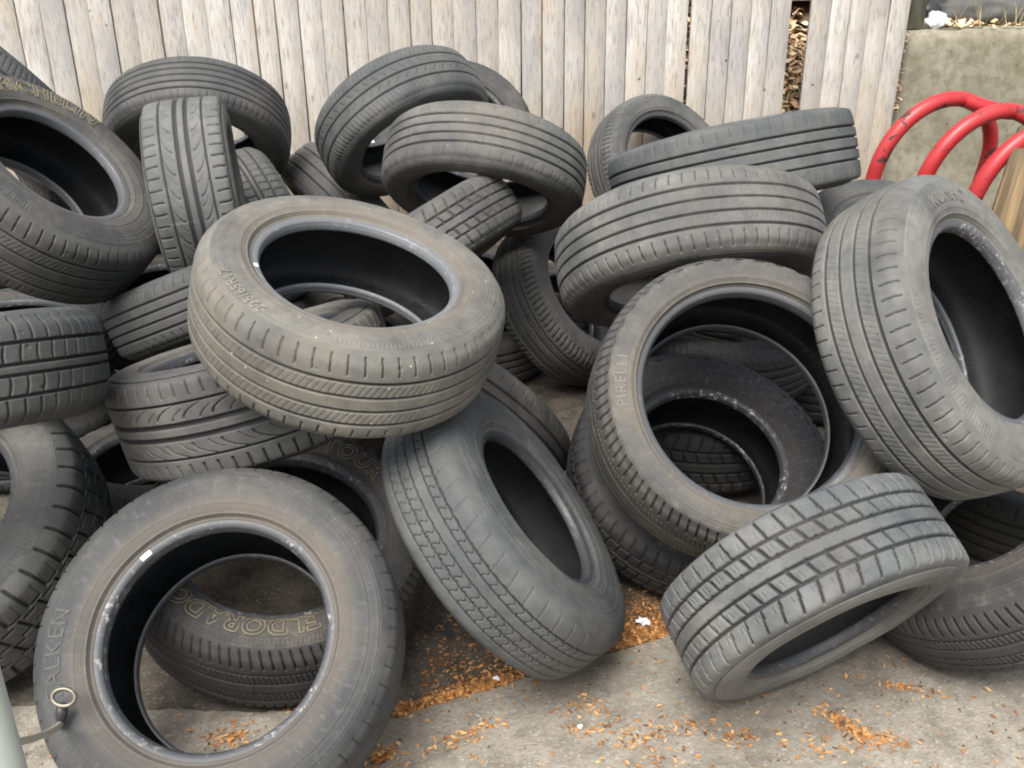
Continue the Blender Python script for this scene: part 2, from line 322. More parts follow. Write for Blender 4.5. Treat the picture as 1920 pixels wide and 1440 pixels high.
col = m.mix(m.math('MULTIPLY', m.ramp(spl, (.55, .75), (1.0, 0.)), m.ramp(g3, (.3, .5), (.6, 1.))), col, (.335, .262, .175))
kv = m.n('ShaderNodeTexVoronoi', ins={'Vector': m.coords((1, 1, .55)), 'Scale': 6.5, 'Randomness': 1.0})
kr = m.math('ADD', kv.outputs['Distance'], m.math('MULTIPLY', g1, .05))
col = m.mix(m.math('MULTIPLY', m.ramp(kr, (.045, 1.), (.10, 0.)), .7), col, (.16, .135, .115))
nv = m.n('ShaderNodeTexVoronoi', ins={'Vector': m.coords((1, 1, 1)), 'Scale': 9.0, 'Randomness': 1.0})
col = m.mix(m.ramp(nv.outputs['Distance'], (.05, .9), (.07, 0.)), col, (.07, .06, .055))
bp = m.bump(g1, .35, .003); bp = m.bump(g2, .3, .0015, bp)
M['wood'] = m.done(col, .85, bp, .2)

m = NT('old_plywood'); v = m.coords((1, 1, .06)); g1 = m.noise(v, 30, 6, .65, .4); g3 = m.noise(m.coords((1, 1, .3)), 6, 4)
col = m.mix(m.ramp(g1, (.40, 0.), (.62, 1.)), (.085, .060, .034), (.235, .165, .085))
col = m.mix(m.ramp(g3, (.45, 0.), (.62, .9)), col, (.10, .085, .055))
M['ply'] = m.done(col, .8, m.bump(g1, .4, .002), .25)

m = NT('mossy_timber'); v = m.coords((1, 1, .2)); g1 = m.noise(v, 25, 5)
M['moss_wood'] = m.done(m.mix(m.ramp(g1, (.35, 0.), (.65, 1.)), (.17, .17, .12), (.30, .31, .24)), .9, m.bump(g1, .4, .003), .2)

# old concrete block
m = NT('mossy_concrete'); v = m.coords(rand=False)
c1 = m.noise(v, 2.6, 5, .6); c2 = m.noise(v, 22, 5, .65); c3 = m.noise(v, 120, 3, .6)
dr = m.noise(m.coords((1, 1, .12), False), 12, 4, .6)
col = m.mix(m.ramp(c1, (.32, 0.), (.66, 1.)), (.205, .188, .138), (.315, .293, .230))
col = m.mix(m.math('MULTIPLY', m.ramp(dr, (.45, 0.), (.7, 1.)), .5), col, (.19, .175, .115))
col = m.mix(m.ramp(c2, (.38, .6), (.58, 0.)), col, (.135, .122, .078))
col = m.mix(m.ramp(c3, (.60, 0.), (.75, .5)), col, (.38, .36, .30))
pv = m.n('ShaderNodeTexVoronoi', ins={'Vector': v, 'Scale': 26.0}); pit = m.ramp(m.math('ADD', pv.outputs['Distance'], m.math('MULTIPLY', c2, .12)), (.13, 1.), (.18, 0.))
col = m.mix(m.math('MULTIPLY', pit, .8), col, (.05, .045, .035))
bp = m.bump(c2, .35, .006); bp = m.bump(m.math('SUBTRACT', 1., pit), .4, .004, bp)
M['concrete_wall'] = m.done(col, .9, bp, .2)

# ground
def paving(name, base_a, base_b, dark, stain, speck):
    m = NT(name); v = m.coords(rand=False)
    c1 = m.noise(v, 1.7, 6, .6); c2 = m.noise(v, 14, 5, .65); c3 = m.noise(v, 300, 3, .7); c4 = m.noise(v, 90, 4, .65)
    col = m.mix(m.ramp(c1, (.33, 0.), (.68, 1.)), base_a, base_b)
    col = m.mix(m.ramp(c2, (.36, stain), (.56, 0.)), col, dark)
    vo = m.n('ShaderNodeTexVoronoi', ins={'Vector': v, 'Scale': 210.0})
    ag = m.n('ShaderNodeSeparateColor', ins={0: vo.outputs['Color']}).outputs[0]
    col = m.mix(m.ramp(ag, (.0, .40), (.30, 0.)), col, dark)
    col = m.mix(m.ramp(ag, (.90, 0.), (1., speck)), col, (.52, .50, .46))
    col = m.mix(m.ramp(c4, (.62, 0.), (.75, .6)), col, (.05, .047, .042))
    bp = m.bump(c4, .5, .004); bp = m.bump(vo.outputs['Distance'], .35, .002, bp)
    return m.done(col, m.ramp(c2, (.3, .75), (.7, .95)), bp, .25)
M['asphalt'] = paving('stained_asphalt', (.078, .067, .052), (.130, .114, .090), (.036, .031, .024), .75, .22)
M['slab'] = paving('pale_concrete', (.275, .248, .202), (.380, .348, .290), (.150, .135, .110), .6, .5)

m = NT('bark_chips'); m2 = m.n('ShaderNodeAttribute', attribute_name='tone', attribute_type='GEOMETRY').outputs['Fac']
M['chips'] = m.done(m.ramp(m2, (0., (.07, .036, .018)), (.35, (.20, .085, .028)), (.7, (.50, .225, .065)), (1., (.62, .38, .17))), .75, None, .25)
m = NT('dry_leaves'); m2 = m.n('ShaderNodeAttribute', attribute_name='tone', attribute_type='GEOMETRY').outputs['Fac']
M['leaves'] = m.done(m.ramp(m2, (0., (.10, .06, .03)), (.35, (.40, .23, .12)), (.7, (.60, .43, .26)), (1., (.72, .60, .40))), .8, None, .2)
m = NT('dry_grass'); M['grass'] = m.done(m.mix(m.noise(m.coords(), 8, 3), (.22, .17, .07), (.46, .38, .20)), .8)
m = NT('leaf_litter_soil'); c = m.noise(m.coords(rand=False), 24, 6, .7); M['soil'] = m.done(m.mix(c, (.06, .042, .026), (.20, .13, .075)), .95, m.bump(c, .8, .02), .15)

m = NT('chipped_red_paint'); v = m.coords(rand=False)
r1 = m.noise(v, 18, 5, .7, .5); r2 = m.noise(v, 4, 4)
ch = m.math('MULTIPLY', m.ramp(r1, (.58, 0.), (.62, .9)), m.ramp(r2, (.46, 0.), (.56, 1.)))
red = m.mix(m.ramp(r2, (.3, 0.), (.7, 1.)), (.37, .012, .015), (.42, .035, .038)); r3 = m.noise(m.coords((1, 1, .3), False), 70, 4, .7); red = m.mix(m.ramp(r3, (.55, 0.), (.75, .55)), red, (.30, .04, .04))
M['red'] = m.done(m.mix(ch, red, (.035, .022, .022)), m.mix(ch, (.40,) * 3, (.8,) * 3), m.bump(m.math('SUBTRACT', 1., ch), .3, .001), .5)

m = NT('galvanised_post'); g = m.noise(m.coords((1, 1, .3)), 30, 4); M['galv'] = m.done(m.mix(g, (.46, .52, .47), (.62, .66, .61)), m.ramp(g, (.3, .35), (.7, .55)), None, .4, .35)
m = NT('cable_sheath'); M['cable'] = m.done(m.mix(m.noise(m.coords(), 90, 3), (.30, .27, .20), (.46, .42, .33)), .6)
m = NT('black_ferrule'); M['ferrule'] = m.done((.03, .03, .033), .4)
m = NT('worn_steel'); M['steel'] = m.done(m.mix(m.noise(m.coords(), 120, 3), (.10, .09, .07), (.27, .245, .19)), .38, None, .5, .6)
m = NT('white_plastic'); M['white'] = m.done(m.mix(m.noise(m.coords(), 12, 4), (.66, .67, .70), (.80, .80, .82)), .5)
m = NT('dark_rock'); c = m.noise(m.coords(), 14, 5); M['rock'] = m.done(m.mix(c, (.05, .052, .05), (.13, .13, .12)), .85, m.bump(c, .5, .01))

# ---------------------------------------------------------------- tyres
def sstep(x, a, b):
    t = np.clip((x - a) / (b - a), 0, 1); return t * t * (3 - 2 * t)

def slot(d, w, soft):                        # 1 inside |d| < w/2
    return 1 - sstep(np.abs(d), w / 2 - soft * .5, w / 2 + soft * .5)

def saw(x, pitch):                           # signed distance to the nearest multiple of pitch
    return (x + pitch / 2) % pitch - pitch / 2

def tread_height(kind, s, z, zh, C, soft, seed):
    """depth 0..1 of the pattern; s = arc length (m), z = across (m), zh = half tread width, C = circumference"""
    r = random.Random(seed); d = np.zeros(np.broadcast(s, z).shape)
    u = z / zh
    P = lambda n: C / max(1, round(C / n))   # pitch that closes round the tyre
    cut = lambda a: np.maximum(d, a)
    if kind == 'rib4':                        # four straight grooves, slotted shoulders, faint slant sipes
        for g, w in ((-.58, .0058), (-.19, .0050), (.19, .0050), (.58, .0058)): d = cut(slot(z - g * zh, w, soft))
        p = P(.030); d = cut(.75 * slot(saw(s + .10 * np.abs(z), p), .0032, soft) * (np.abs(u) > .74) * (np.abs(u) < 1.22))
        p = P(.0125); d = cut(.24 * slot(saw(s - .55 * z, p), .0018, soft) * (np.abs(np.abs(u) - .385) < .15))
    elif kind == 'rib5':                      # close ribs
        for g, w in ((-.66, .006), (-.33, .005), (0, .005), (.33, .005), (.66, .006)): d = cut(slot(z - g * zh, w, soft))
        p = P(.024); d = cut(.6 * slot(saw(s, p), .0026, soft) * (np.abs(u) > .80) * (np.abs(u) < 1.25))
    elif kind == 'plain4':                    # worn nearly smooth between the grooves
        for g, w in ((-.56, .0060), (-.18, .0055), (.20, .0055), (.56, .0060)): d = cut(slot(z - g * zh, w, soft))
        p = P(.034); d = cut(.55 * slot(saw(s, p), .0024, soft) * (np.abs(u) > .80) * (np.abs(u) < 1.18))
    elif kind == 'hook':                      # ribs with hooked sipes
        for g, w in ((-.52, .0065), (0, .0055), (.52, .0065)): d = cut(slot(z - g * zh, w, soft))
        p = P(.034)
        for g, sg in ((-.25, 1), (.25, -1)):
            d = cut(.7 * slot(saw(s + sg * .9 * (z - g * zh), p), .003, soft) * (np.abs(u - g) < .13))
        p = P(.017); d = cut(.6 * slot(saw(s + .25 * np.abs(z), p), .0026, soft) * (np.abs(u) > .64) * (np.abs(u) < 1.2))
    elif kind == 'block':                     # five rows of blocks
        for g, w in ((-.60, .0062), (-.19, .0055), (.19, .0055), (.60, .0062)): d = cut(slot(z - g * zh, w, soft))
        p = P(.036)
        d = cut(1.  * slot(saw(s + .40 * z, p), .0062, soft) * (np.abs(np.abs(u) - .41) < .19))
        d = cut(1. * slot(saw(s + p * .5 - .22 * np.abs(z), p), .0046, soft) * (np.abs(u) > .60) * (np.abs(u) < 1.22))
        d = cut(.8 * slot(saw(s + p * .25, p), .004, soft) * (np.abs(np.abs(u) - .18) < .055))
        for o in (-.008, .0, .008):
            d = cut(.28 * slot(saw(s + o + p * .25 + .3 * z, p), .0022, soft) * (np.abs(np.abs(u) - .41) < .09))
            d = cut(.28 * slot(saw(s + o, p), .0022, soft) * (np.abs(np.abs(u) - .80) < .07))
    elif kind == 'smallblock':                # worn touring blocks with hooked cross cuts
        for g, w in ((-.72, .0030), (-.40, .0030), (-.08, .0030), (.24, .0030), (.52, .0036)): d = cut(slot(z - g * zh + .0004 * np.sin(s * 2 * np.pi / P(.03)), w, soft))
        p = P(.024)
        for a, b in ((-.72, -.40), (-.40, -.08), (.24, .52)):
            t = (u - a) / (b - a)
            d = cut(.85 * slot(saw(s + .004 * (t - .5) + .011 * (t - .5) ** 2 + .004 * np.sin(7 * t) + .009 * (a < -.5), p), .0026, soft) * (u > a - .05) * (u < b + .05))
        p = P(.042); d = cut(.45 * slot(saw(s + .30 * z, p), .0028, soft) * (u > .55) * (u < 1.1))
    elif kind == 'ladder':                    # ribs carrying ladder-like cross cuts
        for g, w in ((-.60, .006), (-.12, .006), (.12, .006), (.60, .006)): d = cut(slot(z - g * zh, w, soft))
        p = P(.031)
        d = cut(.85 * slot(saw(s + .004 * np.sin(u * 6), p), .0042, soft) * ((np.abs(u - .36) < .24) | (np.abs(u + .36) < .24)))
        d = cut(.85 * slot(saw(s + .013 - .12 * np.abs(z) + .016 * (np.abs(u) - .62) ** 2, p), .0042, soft) * (np.abs(u) > .66) * (np.abs(u) < 1.28))
    elif kind == 'directional':               # two wide centre grooves, swept sipes, slotted shoulders
        for g, w in ((-.16, .0105), (.16, .0105), (-.66, .0045), (.66, .0045)): d = cut(slot(z - g * zh, w, soft))
        p = P(.062); a = np.abs(u)
        t = np.clip((a - .24) / .38, 0, 1)
        d = cut(.8 * slot(saw(s - .055 * t ** 2.2 + .012 * t, p), .0036 * 1, soft) * (a > .30) * (a < .635))
        d = cut(.5 * slot(saw(s + p * .45 - .050 * t ** 2.0, p), .0026, soft) * (a > .26) * (a < .52))
        p = P(.031); d = cut(.85 * slot(saw(s + .08 * z, p), .0045, soft) * (a > .80) * (a < 1.22))
    elif kind == 'lug':                       # all-terrain lugs with deep shoulder notches
        p = P(.052); zz = .006 * np.sign(saw(s, p))
        for g in (-.48, 0., .48): d = cut(slot(z - g * zh + zz * (1 if g >= 0 else -1), .0058, soft))
        d = cut(slot(saw(s + .28 * z, p), .006, soft) * (np.abs(np.abs(u) - .24) < .24))
        sh = saw(s + p * .5 + .10 * np.abs(z), p)
        d = cut(1.0 * slot(sh, .0066, soft * 2.) * (np.abs(u) > .52) * (np.abs(u) < 1.5))
        d = cut(.4 * slot(saw(s, p / 2), .0024, soft) * (np.abs(np.abs(u) - .74) < .2))
    elif kind == 'rugged':                    # touring tyre with curved shoulder cuts
        for g, w in ((-.55, .006), (-.2, .005), (.2, .005), (.55, .006)): d = cut(slot(z - g * zh, w, soft))
        p = P(.021); a = np.abs(u)
        d = cut(.95 * slot(saw(s + .020 * np.clip(a - .6, 0, 1) ** 1.5, p), .0044, soft) * (a > .74) * (a < 1.30))
        p = P(.0105); d = cut(.6 * slot(saw(s + .3 * z, p), .0022, soft) * (np.abs(a - .375) < .14))
    return d

def smooth_profile(pts, n):
    p = np.array(pts, float)
    for _ in range(3):                       # corner cutting keeps the ends
        q = np.empty((2 * len(p), 2)); q[0::2] = p; q[1::2] = p
        a = .75 * p[:-1] + .25 * p[1:]; b = .25 * p[:-1] + .75 * p[1:]
        p = np.concatenate([p[:1], np.stack([a, b], 1).reshape(-1, 2), p[-1:]])
    L = np.concatenate([[0], np.cumsum(np.linalg.norm(np.diff(p, axis=0), axis=1))])
    t = np.linspace(0, L[-1], n)
    return np.stack([np.interp(t, L, p[:, 0]), np.interp(t, L, p[:, 1])], 1), t

def revolve(prof, nth, warp, disp=None, Rref=.33):
    """prof (n,2) of (z, rho); disp (nth,n) inward along the profile normal"""
    tg = np.gradient(prof, axis=0); tg /= np.linalg.norm(tg, axis=1)[:, None] + 1e-12
    nz, nr = -tg[:, 1], tg[:, 0]              # outward normal for a profile run towards +z on the outside
    th = np.arange(nth) * 2 * np.pi / nth
    Z = np.broadcast_to(prof[:, 0], (nth, len(prof))).copy(); Rr = np.broadcast_to(prof[:, 1], (nth, len(prof))).copy()
    if disp is not None: Z -= disp * nz; Rr -= disp * nr
    a, ph, b, ph2 = warp
    Rr *= (1 + a * np.cos(2 * th + ph))[:, None]; Z += (b * np.cos(2 * th + ph2))[:, None] * np.minimum(1, Rr / Rref)
    V = np.stack([Rr * np.cos(th)[:, None], Rr * np.sin(th)[:, None], Z], -1)
    return V.reshape(-1, 3), th

def side_profile(R, W, rb):
    h = R - rb
    return [(.462 * W, R - .245 * h), (.480 * W, R - .33 * h), (.494 * W, R - .44 * h), (.500 * W, R - .56 * h), (.490 * W, R - .68 * h),
            (.468 * W, R - .79 * h), (.440 * W, R - .84 * h), (.425 * W, rb + .0140)]

def frame_of(n):
    n = n.normalized(); a = Vector((0, 0, 1)) if abs(n.z) < .9 else Vector((1, 0, 0))
    x = a.cross(n).normalized(); return x, n.cross(x), n

def text_mesh(txt, size, outline, shear=0., extr=.0012):
    cu = bpy.data.curves.new('lettering', 'FONT'); cu.body = txt; cu.size = size; cu.shear = shear
    cu.align_x = 'CENTER'; cu.align_y = 'CENTER'; cu.resolution_u = 4; cu.space_character = 1.12; cu.offset = .0016 if outline else 0.
    if outline: cu.fill_mode = 'NONE'; cu.bevel_depth = .0009; cu.bevel_resolution = 1
    else: cu.extrude = extr
    ob = bpy.data.objects.new('tmp', cu); COL.objects.link(ob); bpy.context.view_layer.update()
    me = bpy.data.meshes.new_from_object(ob.evaluated_get(bpy.context.evaluated_depsgraph_get()))
    bpy.data.objects.remove(ob); return me

def make_tyre(key, label, pose, style, dust, warm, specks=0., rust=.3, scuff=.6, step=.0022, texts=(), sticker=None, depth=.0065, flip=False, square=False, bead=.17):
    cx, cy, cz, nx, ny, nz, R, W, h = pose
    rb = R * h; hS = R - rb
    x, y, n = frame_of(Vector((nx, ny, nz)))
    root = thing('tyre', label, 'tyre', group='old tyres heaped against the fence')
    rot = Matrix((x, y, n)).transposed().to_4x4()
    root.matrix_world = Matrix.Translation((cx, cy, cz)) @ rot
    sd = sum(ord(c) for c in key) * 7919; r = random.Random(sd)
    warp = (r.choice((-1, 1)) * r.uniform(.004, .011), r.uniform(0, 6), r.choice((-1, 1)) * r.uniform(.002, .006), r.uniform(0, 6))
    def props(o):
        o['dust'] = dust; o['warm'] = warm; o['specks'] = specks; o['rust'] = rust; o['scuff'] = scuff; o['bead'] = bead; o['mud'] = min(1., .35 + warm)
        return o
    # tread band
    half = [(0, R), (.24 * W, R - .0025), (.33 * W, R - .0055), (.375 * W, R - .0095), (.410 * W, R - .017), (.437 * W, R - .10 * hS - .010), (.462 * W, R - .245 * hS)]
    if square: half = [(0, R), (.30 * W, R - .0015), (.385 * W, R - .0035), (.425 * W, R - .0065), (.446 * W, R - .014), (.457 * W, R - .032), (.462 * W, R - .245 * hS)]
    full = [(-a, b) for a, b in half[:0:-1]] + half
    C = 2 * np.pi * R
    nth = int(C / step); prof, t = smooth_profile(full, max(40, int(W * 1.25 / step)))
    arc = (np.arange(nth) / nth * C)[:, None]; zz = (t - t[-1] / 2)[None, :]
    zh = .372 * W
    g = tread_height(style, arc * (-1 if flip else 1), zz, zh, C, step * .85, sd)
    zw = np.abs(zz) / (t[-1] / 2)
    g = g * (1 - sstep(zw, .90, .99))
    gd = g * (1 + .22 * np.sin(arc / R + r.uniform(0, 6)) + .12 * np.sin(3 * arc / R + r.uniform(0, 6))) * (1 - r.uniform(0, .3) * sstep(zz / zh * r.choice((-1, 1)), .2, 1.2))
    for _ in range(36):                       # nicks and torn bits
        i0, j0 = r.randrange(nth), r.randrange(len(prof)); a_, b_ = r.uniform(.002, .006) / step, r.uniform(.0015, .004) / step
        ii = np.arange(int(-3 * a_), int(3 * a_) + 1); jj = np.arange(max(0, int(j0 - 3 * b_)), min(len(prof), int(j0 + 3 * b_) + 1))
        gd[np.ix_((i0 + ii) % nth, jj)] += r.uniform(.1, .4) * np.exp(-(ii[:, None] / a_) ** 2 - ((jj[None, :] - j0) / b_) ** 2)
    wob = .0006 * np.sin(arc * 9 + zz * 40) + .0005 * np.sin(arc * 23 + 2)
    V, th = revolve(prof, nth, warp, gd * depth + wob * (1 - sstep(zw, .8, 1.)), R)
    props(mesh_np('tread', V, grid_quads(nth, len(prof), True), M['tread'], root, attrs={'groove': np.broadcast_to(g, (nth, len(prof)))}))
    # sidewalls
    ns = 200 if step > .003 else 320
    sp, ts = smooth_profile(side_profile(R, W, rb), 64); q = ts / ts[-1]
    lines = [(r.uniform(.05, .09), .0012, .012), (r.uniform(.2, .26), -.0013, .010), (r.uniform(.62, .68), .0012, .012), (r.uniform(.80, .84), .0020, .02), (.93, -.0018, .015)]
    ang = np.arange(ns) * 2 * np.pi / ns
    dd = np.zeros((ns, 64))
    for c, a, w in lines: dd -= a * np.exp(-((q - c) / w) ** 2)
    dd += .0010 * sstep(q, .28, .31) * (1 - sstep(q, .58, .61))
    dd += .0012 * np.sin(ang * 3 + r.uniform(0, 6))[:, None] * np.sin(q * np.pi) + .0008 * np.sin(ang * 7 + 1)[:, None] * np.sin(q * np.pi)
    if style in ('lug', 'rugged', 'ladder'):   # buttress notches run down the upper sidewall
        dd += .002 * (np.sin(ang * 42) > .3)[:, None] * (1 - sstep(q, .02, .22))
    qa = {'q': np.broadcast_to(q, (ns, 64))}
    V, _ = revolve(sp, ns, warp, dd, R); Q = grid_quads(ns, 64, True)
    near = props(mesh_np('sidewall', V, Q, M['side'], root, attrs=qa))
    sm = sp.copy(); sm[:, 0] *= -1
    Vm, _ = revolve(sm[::-1], ns, warp, dd[:, ::-1], R)
    far = props(mesh_np('sidewall', Vm, Q, M['side'], root, attrs={'q': np.broadcast_to(q[::-1], (ns, 64))}))
    # beads
    bp, _ = smooth_profile([(.425 * W, rb + .0140), (.419 * W, rb + .0068), (.404 * W, rb + .0018), (.375 * W, rb), (.335 * W, rb - .0012), (.312 * W, rb + .0006), (.308 * W, rb + .005)], 22)
    db = np.zeros((ns, 22)); db += .0008 * np.exp(-((np.arange(22) - 9) / 1.2) ** 2)
    V, _ = revolve(bp, ns, warp, db, R); props(mesh_np('bead', V, grid_quads(ns, 22, True), M['bead'], near))
    bm_ = bp.copy(); bm_[:, 0] *= -1
    V, _ = revolve(bm_[::-1], ns, warp, db, R); props(mesh_np('bead', V, grid_quads(ns, 22, True), M['bead'], far))
    # inner liner, runs from -z over the underside of the tread to +z
    hl = [(0, R - .019), (.22 * W, R - .021), (.36 * W, R - .030), (.435 * W, R - .36 * hS), (.452 * W, R - .55 * hS), (.425 * W, R - .75 * hS), (.36 * W, R - .90 * hS), (.308 * W, rb + .005)]
    lp, _ = smooth_profile([(-a, b) for a, b in hl[:0:-1]] + hl, 72)
    V, _ = revolve(lp, ns, warp, None, R)
    props(mesh_np('inner_liner', V, grid_quads(ns, 72, True)[:, ::-1], M['liner'], root))
    # raised lettering on the near sidewall
    for txt, deg, rho_f, size, outline, shear, mat, face in texts:
        me = text_mesh(txt, size, outline, shear)
        co = np.empty(len(me.vertices) * 3, np.float32); me.vertices.foreach_get('co', co); co = co.reshape(-1, 3)
        rho = rho_f * R + co[:, 1]; a = math.radians(deg) - co[:, 0] / (rho_f * R) * face
        zs = np.interp(rho, sp[::-1, 1], sp[::-1, 0])
        a2, ph, b2, ph2 = warp
        jq = np.clip(np.searchsorted(-sp[:, 1], -rho), 0, 63); ia = (np.round(np.mod(a, 2 * np.pi) / (2 * np.pi) * ns).astype(int)) % ns; zs = zs - dd[ia, jq]
        rr = rho * (1 + a2 * np.cos(2 * a + ph)); z = face * (zs + co[:, 2] + (.0024 if outline else .0006)) + b2 * np.cos(2 * a + ph2) * np.minimum(1, rr / R)
        out = np.stack([rr * np.cos(a), rr * np.sin(a), z], 1).astype(np.float32)
        me.vertices.foreach_set('co', out.ravel()); me.update()
        me.materials.clear(); me.materials.append(M[mat]); me.name = 'lettering'
        link(bpy.data.objects.new('lettering', me), near if face > 0 else far)
    if sticker:
        deg, da = sticker; k = 8
        aa = np.radians(deg) + np.linspace(-da, da, k)
        a2, ph, b2, ph2 = warp; V = []
        for a in aa:
            for zc, rc in ((.4250 * W, rb + .0138), (.4225 * W, rb + .0110), (.4200 * W, rb + .0082), (.4165 * W, rb + .0055)):
                rr = rc * (1 + a2 * np.cos(2 * a + ph)); zz_ = zc + .0012 + b2 * np.cos(2 * a + ph2) * rr / R
                V.append((rr * np.cos(a), rr * np.sin(a), zz_))
        mesh_np('sticker', V, grid_quads(k, 4, False), M['sticker'], near)
    return root

for a in TYRES: make_tyre(*a[:7], **a[7])
# ---------------------------------------------------------------- ground
def fence_y(x): return 4.08 + (x + 1.87) * .101
nrng = np.random.default_rng(11)
v, q = [], []
gx = np.linspace(-40, 40, 3)
g = mesh_np('ground', [(-40, -40, 0), (40, -40, 0), (40, 40, 0), (-40, 40, 0)], [(0, 1, 2, 3)], M['asphalt'], smooth=False); struct(g)
# pale concrete apron in front of the heap, 4 mm proud, with a worn edge
edge = [(-6, 1.76), (-1.294, 1.605), (-.763, 1.575), (-.466, 1.566), (-.246, 1.543), (-.008, 1.645), (.328, 1.789), (.827, 1.994), (1.671, 2.328), (6, 4.0)]
ex = np.concatenate([np.linspace(-6, -1.3, 30), np.linspace(-1.29, 1.7, 220), np.linspace(1.75, 6, 30)])
ey = np.interp(ex, [e[0] for e in edge], [e[1] for e in edge])
jit = np.convolve(nrng.normal(size=len(ex)), np.ones(5) / 5, 'same') * .008
ey2 = ey + jit
V = []; 
for x_, y_ in zip(ex, ey2): V += [(x_, -6, .004), (x_, y_ - .006, .004), (x_, y_, .0008)]
struct(mesh_np('concrete_apron', V, grid_quads(len(ex), 3, False), M['slab'], smooth=False))

# ---------------------------------------------------------------- bark chips and litter
def flakes(name, pts, size, mat, tones, lift=.002, tall=.35):
    n = len(pts); pts = np.asarray(pts); V = np.empty((n, 6, 3)); 
    a = nrng.uniform(0, 2 * np.pi, n); L = nrng.uniform(*size, n); Wd = L * nrng.uniform(.18, .5, n); bend = nrng.uniform(-.3, .5, n) * L * tall
    ux = np.stack([np.cos(a), np.sin(a), nrng.uniform(-.25, .25, n)], 1); uy = np.stack([-np.sin(a), np.cos(a), nrng.uniform(-.35, .35, n)], 1)
    c = np.concatenate([pts[:, :2], (pts[:, 2] if pts.shape[1] > 2 else np.full(n, lift))[:, None]], 1)
    for i, (s, e) in enumerate(((-.5, -.5), (-.5, .5), (0, .55), (0, -.55), (.5, .3), (.5, -.3))):
        V[:, i] = c + ux * (s * L)[:, None] + uy * (e * Wd)[:, None]
        if i in (2, 3): V[:, i, 2] += np.abs(bend)
    dz = V[:, :, 2].min(1) - c[:, 2]; V[:, :, 2] -= np.minimum(dz, 0)[:, None]
    k = np.arange(n)[:, None] * 6
    Q = np.concatenate([k + np.array([0, 3, 2, 1]), k + np.array([3, 5, 4, 2])])
    t = np.repeat(np.clip(nrng.normal(tones, .25, n), 0, 1), 6)
    return stuff(mesh_np(name, V.reshape(-1, 3), Q, M[mat], smooth=False, attrs={'tone': t}))

def along(pl, n, spread, bias=0.):
    pl = np.array(pl); L = np.concatenate([[0], np.cumsum(np.linalg.norm(np.diff(pl, axis=0), axis=1))]); t = nrng.uniform(0, L[-1], n)
    p = np.stack([np.interp(t, L, pl[:, 0]), np.interp(t, L, pl[:, 1])], 1)
    p[:, 1] += np.abs(nrng.normal(0, spread, n)) * (1 if bias >= 0 else -1) * np.sign(nrng.uniform(-.12, 1, n)) + bias
    return p
def blob(c, n, sx, sy, ang=0.):
    d = nrng.normal(size=(n, 2)) * (sx, sy); ca, sa = math.cos(ang), math.sin(ang)
    return np.array(c) + np.stack([d[:, 0] * ca - d[:, 1] * sa, d[:, 0] * sa + d[:, 1] * ca], 1)
seam = edge[3:8]
P_ = [along([(-.246, 1.545), (-.008, 1.647)], 1900, .017), along([(-.008, 1.647), (.33, 1.79)], 650, .024), along([(.20, 1.74), (.36, 1.80)], 900, .045),
      along([(-.20, 1.59), (.1, 1.72)], 700, .09), along([(.3, 1.8), (.9, 2.05)], 700, .09), along([(-.5, 1.57), (-.246, 1.55)], 120, .02),
      blob((-.05, 1.82), 350, .10, .08), blob((.30, 1.87), 700, .06, .05)]
flakes('bark_chip_drift', np.concatenate(P_), (.0025, .012), 'chips', .52)
P_ = [blob((.652, 1.50), 240, .032, .011, -.9), blob((.70, 1.47), 120, .03, .01, -.5), blob((.80, 1.61), 70, .04, .008, -.3), blob((-.567, 1.49), 120, .028, .018), blob((-.255, 1.435), 150, .02, .012, .5),
      blob((-.10, 1.49), 120, .05, .012, .5), blob((.14, 1.56), 60, .03, .02), blob((.14, 1.50), 40, .025, .01), blob((.24, 1.48), 90, .04, .02), blob((.35, 1.50), 60, .05, .02), blob((.43, 1.47), 50, .02, .01), blob((.60, 1.44), 60, .05, .02), blob((.27, 1.40), 60, .06, .03)]
P_.append(np.stack([nrng.uniform(-.9, 1.5, 800), nrng.uniform(1.25, 1.75, 800)], 1))
P_ = np.concatenate(P_); P_ = P_[P_[:, 1] < np.interp(P_[:, 0], ex, ey) - .004]
flakes('scattered_bark_chips', np.c_[P_, np.full(len(P_), .0055)], (.0025, .013), 'chips', .66)
# crumbs of grit on both surfaces
G_ = np.stack([nrng.uniform(-1.1, 1.7, 1500), nrng.uniform(1.2, 2.2, 1500)], 1)
flakes('dark_grit', np.c_[G_, np.full(len(G_), .0055)], (.002, .008), 'leaves', .0)

for (x_, y_, s, lab) in ((.292, 1.834, .014, 'white chip of plastic on the bark chips right of the small-block tyre'), (-.042, 1.651, .007, 'grey-white scrap lying in the bark chips below the middle leaning tyre'), (.126, 1.504, .006, 'pale flat scrap on the bare concrete in front of the middle leaning tyre')):
    bm = bmesh.new(); bmesh.ops.create_icosphere(bm, subdivisions=2, radius=s)
    for vv in bm.verts: vv.co = Vector((vv.co.x * 1.1, vv.co.y * .8, vv.co.z * .5)) * (1 + .35 * math.sin(vv.co.x * 430 + vv.co.y * 310))
    o = bm_obj('plastic_scrap', bm, M['white']); o.location = (x_, y_, .005 + s * .45); o.rotation_euler = (0, 0, x_ * 9)
    tag(o, lab, 'scrap', 'pale scraps on the ground')

